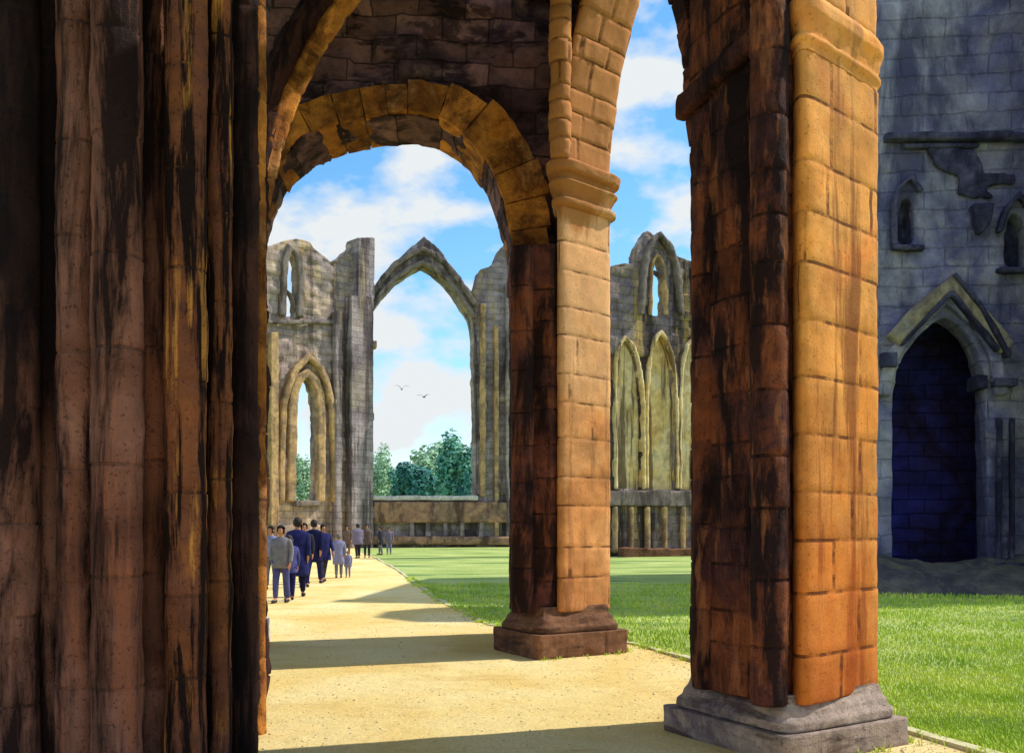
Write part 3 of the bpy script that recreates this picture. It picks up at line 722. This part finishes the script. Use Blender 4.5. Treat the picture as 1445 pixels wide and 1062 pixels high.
# the room behind the doorway: side walls, back wall and roof, lit only through the door
def tbox(nm, x0, x1, y0, y1, z0, z1, mat):
    me = slab([(x0, y0), (x1, y0), (x1, y1), (x0, y1)], [], z0, z1); o = link(nm, me, mat, tw); TA2.place(o); return o
tbox('side_wall', .0, .9, -.3, 15.5, -8.2, -.76, M['trans'])
tbox('side_wall', 8.6, 9.5, -.3, 16, -8.2, -.76, M['trans'])
tbox('back_wall', .0, 9.5, -.3, 15.4, -9.2, -8.21, M['trans'])
tbox('roof', .91, 8.59, 15.0, 15.6, -8.19, -.76, M['dark'])
dz_ = TA2.px(1338, 560)[0]; dz2 = TA2.px(1402, 560)[0]
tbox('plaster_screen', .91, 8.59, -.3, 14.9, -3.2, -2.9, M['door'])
# unseen stair turret added on the right to cast shade on the lawn
tq = [(14.3+1.45*math.cos(R(22.5+45*i))-TA2.p0.x, 21.3+1.45*math.sin(R(22.5+45*i))-TA2.p0.y) for i in range(8)]
column('turret', roundpoly(tq, .05, 3, .12), -.1, 18.6, M['trans2'], tw, course=(.45, .6), blockw=1.0, rough=.03, groove=.02, dz=.12, seed=77)
# stony bank at its foot
M['bank'] = stone('grey_bank_earth', ['6a6660', '7d776c', '56565c', '8a8468'], '3a3a42', .6, .6, (1, 1, 1), .5, .65, tone=0, bump=.08, fine=6)
bm = bmesh.new(); NX, NY = 60, 14
gr = [[None]*NY for _ in range(NX)]
for i in range(NX):
    for j in range(NY):
        s = i/(NX-1); q = j/(NY-1); x = -.6+11.5*s; yy = .1+q*(1.9+.4*s)
        p = TA2.p0+TA2.d*x+TA2.n*yy; h = .8*(1-q)**.9*(1+.3*fbm(Vector((x*.8, yy, 0))))+.03*fbm(Vector((x*3, yy*3, 1)))
        if q > .99: h = -.05
        gr[i][j] = bm.verts.new((p.x, p.y, h))
for i in range(NX-1):
    for j in range(NY-1): bm.faces.new((gr[i][j], gr[i][j+1], gr[i+1][j+1], gr[i+1][j]))
bmesh.ops.recalc_face_normals(bm, faces=bm.faces)
me = bpy.data.meshes.new('bank'); bm.to_mesh(me); bm.free()
tag(link('bank', me, M['bank'], None, True), kind='structure')

# ------------------------------------------------------------------ trees beyond the window
def leafmat(name, a, b, c):
    k = NT(name); o = k.map((1, 1, 1))
    cc = k.ramp(k.noise(o, .5, 4, .6), [(.3, hexc(a)), (.5, hexc(b)), (.7, hexc(c))])
    k.l.new(cc, k.b.inputs['Base Color']); k.b.inputs['Roughness'].default_value = .8
    return k.m
LM = {'teal': leafmat('teal_foliage', '3f7c70', '5a9a88', '80b8a0'), 'dark': leafmat('dark_teal_foliage', '2c5c58', '3f7872', '569088'),  # teal and pale tints paint distance haze into the leaves
      'pale': leafmat('pale_green_foliage', '86ac90', '9ec0a0', 'b4d0b0')}
M['bark'] = plain('bark', '4a3a2c', '6a5442', 8, .9, .03)
def tree(label, u, vt, vb, wpx, d, mat, seed, group, trunk_h=None, lumps=9, n=2600):
    rnd = random.Random(seed); x = (u-CX)/F*d; zt = CH+(HV-vt)/F*d; zb = CH+(HV-vb)/F*d; rw = wpx/2/F*d
    t = thing('broadleaf_tree', label, 'tree', (x, d, 0), 0, group)
    cz = (zt+zb)/2; rz = (zt-zb)/2; cl = []
    for i in range(lumps):
        while 1:
            p = Vector((rnd.uniform(-1, 1), rnd.uniform(-1, 1), rnd.uniform(-1, 1)))
            if .25 < p.length < .75: break
        cl.append((Vector((p.x*rw, p.y*rw, cz+p.z*rz)), rnd.uniform(.32, .5)))
    V = []; Fc = []; ls = max(.16, rw*.075)
    for i in range(n):
        c, r = rnd.choice(cl)
        while 1:
            q = Vector((rnd.uniform(-1, 1), rnd.uniform(-1, 1), rnd.uniform(-1, 1)))
            if .45 < q.length < 1: break
        p = c+Vector((q.x*r*rw, q.y*r*rw, q.z*r*rz)); 
        a = Vector((rnd.gauss(0, 1), rnd.gauss(0, 1), rnd.gauss(0, 1))).normalized(); nn = (q.normalized()+Vector((0, 0, .5))+a*.7).normalized()
        a = nn.orthogonal().normalized(); a = Matrix.Rotation(rnd.uniform(0, 6.28), 3, nn) @ a; bb = nn.cross(a); s = ls*rnd.uniform(.7, 1.5); b0 = len(V)
        V += [p-a*s, p+bb*s*.6, p+a*s, p-bb*s*.6]; Fc.append((b0, b0+1, b0+2, b0+3))
    me = bpy.data.meshes.new('crown'); me.from_pydata(V, [], Fc); me.update(); link('crown', me, LM[mat], t)
    # tapering trunk with a few limbs
    V = []; Fc = []
    def limb(a, b, r0, r1, m=8):
        dd = (b-a).normalized(); x_ = dd.orthogonal().normalized(); y_ = dd.cross(x_); b0 = len(V)
        for k_ in range(5):
            f = k_/4; p = a.lerp(b, f)+x_*.06*(b-a).length*math.sin(f*3.1); r = r0+(r1-r0)*f
            for j in range(m): V.append(p+(x_*math.cos(6.283*j/m)+y_*math.sin(6.283*j/m))*r)
        for k_ in range(4):
            for j in range(m): Fc.append((b0+k_*m+j, b0+k_*m+(j+1) % m, b0+(k_+1)*m+(j+1) % m, b0+(k_+1)*m+j))
    top = Vector((0, 0, cz)); r0 = max(.12, rw*.1)
    limb(Vector((0, 0, -.1)), top, r0, r0*.5)
    for c, r in cl[:6]: limb(Vector((0, 0, max(.5, zb*.8+cz*.2))), c, r0*.4, r0*.1)
    me = bpy.data.meshes.new('trunk'); me.from_pydata(V, [], Fc); me.update(); link('trunk', me, M['bark'], t, True)
    return t
TG_ = 'trees beyond the great window'
tree('tall teal tree at the right edge of the great empty window', 648, 596, 727, 74, 128, 'teal', 1, TG_, lumps=14, n=5000)
tree('wide dark teal tree low in the middle of the great empty window', 584, 642, 730, 84, 112, 'dark', 2, TG_, lumps=12, n=5000)
tree('pale green tree at the left edge of the great empty window', 534, 616, 728, 50, 124, 'pale', 3, TG_, lumps=11, n=4000)
tree('small dark rounded tree at the lower right corner of the great window', 655, 660, 728, 34, 108, 'dark', 4, TG_, lumps=8, n=2500)
tree('rounded teal tree between the pale left tree and the wide dark one', 556, 640, 728, 58, 132, 'teal', 7, TG_, lumps=11, n=4000)
tree('broad pale tree behind the tall teal tree at the right', 618, 626, 728, 72, 160, 'pale', 8, TG_, lumps=12, n=4000)
tree('lone pale tree farthest off, between the two dark trees', 622, 612, 722, 84, 172, 'pale', 11, TG_, lumps=14, n=4500)
tree('faint pale tree far behind the wide dark teal tree', 600, 622, 722, 70, 150, 'pale', 6, TG_, lumps=11, n=3500)
tree('pale green tree seen through the lower lancet of the side wall', 424, 634, 745, 44, 104, 'pale', 5, None, lumps=10, n=3000)

# ------------------------------------------------------------------ people
def cloth(name, a, b): M[name] = plain(name, a, b, 9, .95, .01, .1)
cloth('navy_wool', '1d1f4a', '2c2f66'); cloth('dark_navy_wool', '16173a', '232650'); cloth('slate_blue_cloth', '40427a', '585a90')
cloth('grey_cloth', '66646e', '7e7c86'); cloth('pale_grey_cloth', '74749a', '8c8cae'); cloth('charcoal_cloth', '2b2a36', '3b3a46')
cloth('brown_cloth', '5a4a44', '70605a'); cloth('mauve_cloth', '6a6078', '80768c')
M['skin'] = plain('skin', 'a8745a', 'bb8468', 6, .6, .002, .3); M['hair'] = plain('dark_hair', '1c1718', '2e2524', 30, .7, .004, .3)
M['greyhair'] = plain('grey_hair', '5a5654', '77726e', 30, .7, .004, .3); M['shoe'] = plain('black_leather', '16161c', '24242c', 10, .5, .003, .4)
M['eye'] = plain('eye_dark', '1a1412', '2a201c', 5, .3, 0, .5)

def skinmesh(name, V, E, Rd, mat, parent, sub=2, root=0):
    me = bpy.data.meshes.new(name); me.from_pydata(V, E, []); o = bpy.data.objects.new(name, me); COL.objects.link(o)
    o.modifiers.new('s', 'SKIN').use_smooth_shade = True
    sub_ = o.modifiers.new('u', 'SUBSURF'); sub_.levels = sub; sub_.render_levels = sub
    for i, r in enumerate(Rd):
        d = me.skin_vertices[0].data[i]; d.radius = (r, r) if not isinstance(r, tuple) else r; d.use_root = (i == root)
    m2 = evald(o); kill(o); return link(name, m2, mat, parent, True)

def person(label, u, d, h, face, top, low, coat_len=.48, stride=.16, arms=(.1, -.1), bulk=1.0, group=None, hair='hair', bag=None, side=0):
    """face: heading in degrees (0 = away from the viewer, 180 = towards); heights are fractions of a 1.75 m figure"""
    x = (u-CX)/F*d
    t = thing('person', label, 'person', (x, d, .005), R(face), group); k = h/1.75
    S = lambda p: Vector(p)*k
    V = []; E = []; Rd = []
    def j(p, r, par=None):
        V.append(S(p)); Rd.append(r*k if not isinstance(r, tuple) else (r[0]*k, r[1]*k))
        if par is not None: E.append((par, len(V)-1))
        return len(V)-1
    # body: forward is +y
    pel = j((0, 0, .95), .12); ab = j((0, .01, 1.1), .115, pel); ch = j((0, 0, 1.3), .13, ab); nk = j((0, 0, 1.46), .06, ch)
    nb = j((0, .015, 1.53), .055, nk); hd = j((0, .03, 1.62), .088, nb); tp = j((0, .02, 1.71), .07, hd)
    j((0, .125, 1.605), .013, hd)                                        # nose
    hips = []; hands = []
    for sg in (-1, 1):
        st = stride*sg
        hp = j((sg*.09, 0, .9), .085, pel); kn = j((sg*.095, st*.55+.03, .5), .058, hp)
        an = j((sg*.095, st-.02, .09), .04, kn); j((sg*.105, st+.13, .03), .032, an); hips.append((st,))
        aw = arms[0 if sg < 0 else 1]
        sh = j((sg*.185, 0, 1.4), .06, ch); el = j((sg*.24, aw*.3-.03, 1.13), .043, sh)
        wr = j((sg*.235, aw, .89), .028, el); pm = j((sg*.23, aw+.02, .83), .03, wr)
        for q in range(4):
            f1 = j((sg*.228, aw+.045-.022*q, .785), .009, pm); j((sg*.218, aw+.05-.02*q, .745+(.008 if q in (0, 3) else 0)), .008, f1)
        th = j((sg*.215, aw+.06, .82), .010, pm); j((sg*.207, aw+.07, .785), .009, th)
        hands.append(S((sg*.225, aw+.02, .8)))
    skinmesh('body', V, E, Rd, M['skin'], t)
    # trousers
    V2 = [S((0, 0, .97))]; E2_ = []; R2 = [.135*k*bulk]
    for sg in (-1, 1):
        st = stride*sg; b0 = len(V2)
        V2 += [S((sg*.095, 0, .86)), S((sg*.098, st*.55+.02, .5)), S((sg*.096, st-.02, .09))]
        R2 += [.1*k*bulk, .078*k, .06*k]; E2_ += [(0, b0), (b0, b0+1), (b0+1, b0+2)]
    skinmesh('trousers', V2, E2_, R2, M[low], t)
    # coat: rings round the trunk down to the hem, and sleeves
    hem = 1.46-coat_len*1.75*.62
    rings = [(1.49, .065, .06, .0), (1.455, .15, .085, .0), (1.40, .215, .11, 0), (1.3, .21, .135, 0), (1.15, .185, .13, .005), (1.0, .195, .14, 0)]
    zz = .9
    while zz > hem: rings.append((zz, .205+.02*(.9-zz), .15+.03*(.9-zz), 0)); zz -= .12
    rings.append((hem, .2+.02*(.9-hem), .15+.02*(.9-hem), 0))
    rings = [q for q in rings if q[0] >= hem]
    N = 20; bmv = []; bm = bmesh.new()
    for z, a, b, y0 in rings:
        row = []
        for i in range(N):
            an = 2*math.pi*i/N; wob = 1+.03*math.sin(3*an+z*7)+(.05*math.sin(5*an) if z < .9 else 0)
            row.append(bm.verts.new(S((a*bulk*math.cos(an)*wob, y0+b*bulk*math.sin(an)*wob, z))))
        bmv.append(row)
    for a, b in zip(bmv, bmv[1:]):
        for i in range(N): bm.faces.new((a[i], b[i], b[(i+1) % N], a[(i+1) % N]))
    bm.faces.new(bmv[-1][::-1])
    bmesh.ops.recalc_face_normals(bm, faces=bm.faces)
    me = bpy.data.meshes.new('coat'); bm.to_mesh(me); bm.free(); link('coat', me, M[top], t, True)
    for q, sg in enumerate((-1, 1)):
        aw = arms[q]
        skinmesh('sleeve', [S((sg*.15, 0, 1.415)), S((sg*.19, 0, 1.39)), S((sg*.245, aw*.3-.03, 1.13)), S((sg*.237, aw*.95, .9))], [(0, 1), (1, 2), (2, 3)],
                 [.07*k, .078*k, .06*k, .047*k], M[top], t, 2)
    for sg in (-1, 1):
        st = stride*sg
        skinmesh('shoe', [S((sg*.097, st-.06, .045)), S((sg*.1, st+.04, .045)), S((sg*.107, st+.16, .035))], [(0, 1), (1, 2)], [.045*k, .047*k, .036*k], M['shoe'], t, 2)
    # hair: a cap over the back and top of the head
    bm = bmesh.new(); bmesh.ops.create_icosphere(bm, subdivisions=3, radius=1)
    kill_ = [v for v in bm.verts if (v.co.y > .35 and v.co.z < .45) or v.co.z < -.75]
    bmesh.ops.delete(bm, geom=kill_, context='VERTS')
    for v in bm.verts: v.co = S((v.co.x*.098, v.co.y*.108+.012, v.co.z*.125+1.645)) + v.normal*.006*fbm(v.co*6)
    me = bpy.data.meshes.new('hair'); bm.to_mesh(me); bm.free()
    ho = link('hair', me, M[hair], t, True); sm = ho.modifiers.new('t', 'SOLIDIFY'); sm.thickness = .012
    for sg in (-1, 1):
        bm = bmesh.new(); bmesh.ops.create_icosphere(bm, subdivisions=1, radius=.013*k); bmesh.ops.translate(bm, verts=bm.verts, vec=S((sg*.034, .108, 1.64)))
        me = bpy.data.meshes.new('eye'); bm.to_mesh(me); bm.free(); link('eye', me, M['eye'], t, True)
        bm = bmesh.new(); bmesh.ops.create_icosphere(bm, subdivisions=2, radius=1)
        for v in bm.verts: v.co = S((sg*.094+v.co.x*.014, .01+v.co.y*.024, 1.62+v.co.z*.034))
        me = bpy.data.meshes.new('ear'); bm.to_mesh(me); bm.free(); link('ear', me, M['skin'], t, True)
    bm = bmesh.new(); bmesh.ops.create_icosphere(bm, subdivisions=1, radius=1)
    for v in bm.verts: v.co = S((v.co.x*.026, .112+v.co.y*.008, 1.562+v.co.z*.007))
    me = bpy.data.meshes.new('mouth'); bm.to_mesh(me); bm.free(); link('mouth', me, M['lip'], t, True)
    return t
M['lip'] = plain('lip', '7a4038', '8a4c42', 5, .5, 0, .3)
PG = 'people strolling on the sandy path'
person('person in a long grey coat, nearest of the walkers, beside the dark pier', 397, 19.0, 1.66, 172, 'grey_cloth', 'slate_blue_cloth', .62, .12, (.08, -.06), 1.05, PG)
person('short person in a slate blue coat and dark trousers beside the nearest grey coat', 408, 19.6, 1.44, 20, 'slate_blue_cloth', 'navy_wool', .66, .14, (-.08, .1), 1.1, PG)
person('person half hidden behind the edge of the dark clustered pier', 383, 23.0, 1.66, 150, 'pale_grey_cloth', 'grey_cloth', .5, .1, (.05, -.05), 1.0, PG)
person('tall person in a long navy coat to the knee, in the middle of the group', 420, 20.6, 1.84, 5, 'navy_wool', 'dark_navy_wool', .92, .14, (.06, -.08), 1.15, PG)
person('person with dark hair just behind the tall navy coat', 429, 24.0, 1.74, 200, 'charcoal_cloth', 'navy_wool', .6, .1, (-.06, .06), 1.0, PG)
person('tall person in navy striding with legs apart, left of the right-hand pair', 443, 25.5, 1.84, 350, 'dark_navy_wool', 'navy_wool', .8, .24, (.12, -.12), 1.12, PG)
person('person in navy with one arm bent forward, right of the striding walker', 456, 26.6, 1.72, 215, 'navy_wool', 'charcoal_cloth', .75, .2, (.24, -.1), 1.12, PG)
person('short person in a pale grey coat at the right end of the near group', 478, 28.5, 1.42, 15, 'pale_grey_cloth', 'grey_cloth', .85, .08, (.04, -.04), 1.1, PG, 'greyhair')
person('small child in light grey at the right of the pale grey coat', 491, 28.8, .86, 182, 'pale_grey_cloth', 'pale_grey_cloth', .7, .06, (.04, -.04), 1.2, PG, 'greyhair')
FG = 'people standing far off near the end wall'
person('far person with dark hair against the tan buttress of the side wall', 490, 52, 1.76, 180, 'brown_cloth', 'brown_cloth', .7, .08, (.04, -.04), 1.0, FG)
person('broad far person in mauve grey at the corner of path and lawn', 505, 47, 1.84, 30, 'mauve_cloth', 'charcoal_cloth', .7, .1, (.05, -.05), 1.35, FG)
person('far person in brown beside the broad mauve figure', 518, 48, 1.82, 184, 'brown_cloth', 'charcoal_cloth', .72, .1, (.05, -.05), 1.25, FG)
person('far person in charcoal grey standing on the grass below the window', 537, 53, 1.72, 90, 'charcoal_cloth', 'grey_cloth', .75, .1, (.05, -.05), 1.2, FG)
person('far person in pale mauve, rightmost on the grass below the window', 549, 54, 1.66, 186, 'mauve_cloth', 'pale_grey_cloth', .66, .1, (.05, -.05), 1.0, FG)

# ------------------------------------------------------------------ birds
M['feather'] = plain('grey_feather', '5a616c', '7d8690', 12, .8, .004)
def bird(label, u, v, d, span, roll, up):
    p = at_px(u, v, d); t = thing('bird', label, 'bird', p, R(roll), 'birds flying beyond the window')
    s = span
    skinmesh('body', [Vector((0, -.2*s, 0)), Vector((0, -.08*s, 0)), Vector((0, .1*s, 0)), Vector((0, .19*s, .02*s)), Vector((0, .25*s, .012*s))],
             [(0, 1), (1, 2), (2, 3), (3, 4)], [.02*s, .05*s, .055*s, .032*s, .008*s], M['feather'], t, 2)
    for sg in (-1, 1):
        V = []; Fc = []; n_ = 8
        for i in range(n_+1):
            f = i/n_; x = sg*f*.5*s; z = up*s*(.17*math.sin(min(1, f*1.6)*1.57)-.06*max(0, f-.5)*2); c = (.075*(1-f)**.6+.012)*s; y = .03*s-.11*s*max(0, f-.4)
            th = .014*s*(1-f)+.003*s
            V += [(x, y+c, z), (x, y, z+th), (x, y-c, z), (x, y, z-th*.5)]
        for i in range(n_):
            for q in range(4): Fc.append((4*i+q, 4*i+(q+1) % 4, 4*i+4+(q+1) % 4, 4*i+4+q))
        Fc += [(0, 1, 2, 3), tuple(4*n_+q for q in (3, 2, 1, 0))]
        me = bpy.data.meshes.new('wing'); me.from_pydata(V, [], Fc); me.update()
        bm = bmesh.new(); bm.from_mesh(me); bmesh.ops.recalc_face_normals(bm, faces=bm.faces); bm.to_mesh(me); bm.free()
        link('wing', me, M['feather'], t, True)
    return t
bird('grey bird with both wings raised, the left and higher of the two', 567, 549, 88, 1.6, 12, 1.5)
bird('grey bird in a flat glide, the right and lower of the two', 598, 560, 92, 1.6, -18, 1.0)

# ------------------------------------------------------------------ grass blades on the near lawn
k = NT('grass_blade'); oi = k.node('ShaderNodeTexNoise'); oi.inputs['Scale'].default_value = .8
k.l.new(k.map((1, 1, 1)), oi.inputs['Vector'])
k.l.new(k.ramp(oi.outputs['Fac'], [(.3, hexc('9cbc44')), (.5, hexc('bfd552')), (.7, hexc('dde468'))]), k.b.inputs['Base Color'])
k.b.inputs['Roughness'].default_value = .7
rnd = random.Random(12); V = []; Fc = []
def edge_x(y):
    for (x0, y0), (x1, y1) in zip(EDGE, EDGE[1:]):
        if y0 <= y <= y1: return x0+(x1-x0)*(y-y0)/(y1-y0)
    return 0
cnt = 0
while cnt < 62000:
    y = 5.6+20*rnd.random()**1.7; x0 = edge_x(y); xm = .66*y
    x = x0+.1+(xm-x0)*rnd.random()
    if x < x0+.09 or (y > 24.5 and x > 10): continue
    if Vector((x-RB.x, y-RB.y)).length < .98 or Vector((x-MB.x, y-MB.y)).length < .98: continue
    if x/y > .21 and x/y < .33 and y > 10: continue
    sc_ = .6+.7*min(1, y/20); hgt = rnd.uniform(.03, .075)*sc_*(.75+.6*fbm(Vector((x*.5, y*.5, 3)))); a = rnd.uniform(0, 6.283); wd = .0045*sc_*(1+y/14)
    dx, dy = math.cos(a), math.sin(a); ln = rnd.uniform(.1, .7)*hgt; b0 = len(V)
    V += [(x-dx*wd, y-dy*wd, -.01), (x+dx*wd, y+dy*wd, -.01), (x+dx*wd*.6-dy*ln*.4, y+dy*wd*.6+dx*ln*.4, hgt*.6), (x-dx*wd*.6-dy*ln*.4, y-dy*wd*.6+dx*ln*.4, hgt*.6), (x-dy*ln, y+dx*ln, hgt)]
    Fc += [(b0, b0+1, b0+2, b0+3), (b0+3, b0+2, b0+4)]; cnt += 1
me = bpy.data.meshes.new('grass'); me.from_pydata(V, [], Fc); me.update()
tag(link('grass', me, k.m), kind='stuff')

# ------------------------------------------------------------------ loose pebbles and weeds
M['pebble'] = plain('pebble_stone', 'b09468', 'd8c8a0', 12, .9, .004)
rnd = random.Random(31); V = []; Fc = []
ico = [(0, 0, 1), (.9, 0, .3), (.28, .85, .3), (-.72, .53, .3), (-.72, -.53, .3), (.28, -.85, .3)]
for i in range(5200):
    y = 4.6+14*rnd.random()**1.8; lo = -.36*y-.6; hi = edge_x(y)-.08
    x = rnd.uniform(lo, hi) if rnd.random() < .7 else hi-abs(rnd.gauss(0, .35))
    r = rnd.uniform(.003, .011)*(1.6 if rnd.random() < .06 else 1); a = rnd.uniform(0, 6.28); b0 = len(V)
    for px_, py_, pz_ in ico: V.append((x+r*(px_*math.cos(a)-py_*math.sin(a))*1.2, y+r*(px_*math.sin(a)+py_*math.cos(a)), .004+r*(pz_*.9)))
    Fc += [(b0, b0+1+q, b0+1+(q+1) % 5) for q in range(5)]
    b1 = len(V)
    V += [(V[b0+1+q][0], V[b0+1+q][1], 0) for q in range(5)]
    Fc += [(b0+1+q, b1+q, b1+(q+1) % 5, b0+1+(q+1) % 5) for q in range(5)]
me = bpy.data.meshes.new('gravel'); me.from_pydata(V, [], Fc); me.update()
tag(link('gravel', me, M['pebble'], None, True), kind='stuff')
V = []; Fc = []
def tuft(x, y, n_, hh):
    for i in range(n_):
        a = rnd.uniform(0, 6.283); rr = abs(rnd.gauss(0, .05)); px_, py_ = x+rr*math.cos(a), y+rr*math.sin(a)
        h_ = hh*rnd.uniform(.5, 1.1); t = rnd.uniform(0, 6.283); ln = h_*rnd.uniform(.2, .8); w_ = .004+.0003*y; b0 = len(V)
        dx, dy = math.cos(t), math.sin(t)
        V.extend([(px_-dx*w_, py_-dy*w_, -.01), (px_+dx*w_, py_+dy*w_, -.01), (px_-dy*ln*.4+dx*w_*.6, py_+dx*ln*.4+dy*w_*.6, h_*.6), (px_-dy*ln*.4-dx*w_*.6, py_+dx*ln*.4-dy*w_*.6, h_*.6), (px_-dy*ln, py_+dx*ln, h_*.9)])
        Fc.extend([(b0, b0+1, b0+2, b0+3), (b0+3, b0+2, b0+4)])
for i in range(420):
    y = 5.2+24*rnd.random()**1.5; x = edge_x(y)+rnd.gauss(.02, .07); tuft(x, y, 14, .05+.04*rnd.random())
for bx, by, sz in ((.32, 10.7, (1.36, 1.17)), (1.84, 5.92, (1.28, 1.28))):
    for i in range(46):
        c = Vector((bx, by)); q = rnd.random()
        p = c+E1*(sz[0]+.05)+E2*sz[1]*q if rnd.random() < .7 else c-E2*.04+E1*sz[0]*q*.9
        if rnd.random() < .75 or True: tuft(p.x, p.y, rnd.randint(4, 12), .03+.06*rnd.random())
me = bpy.data.meshes.new('weeds'); me.from_pydata(V, [], Fc); me.update()
tag(link('weeds', me, bpy.data.materials['grass_blade']), kind='stuff')
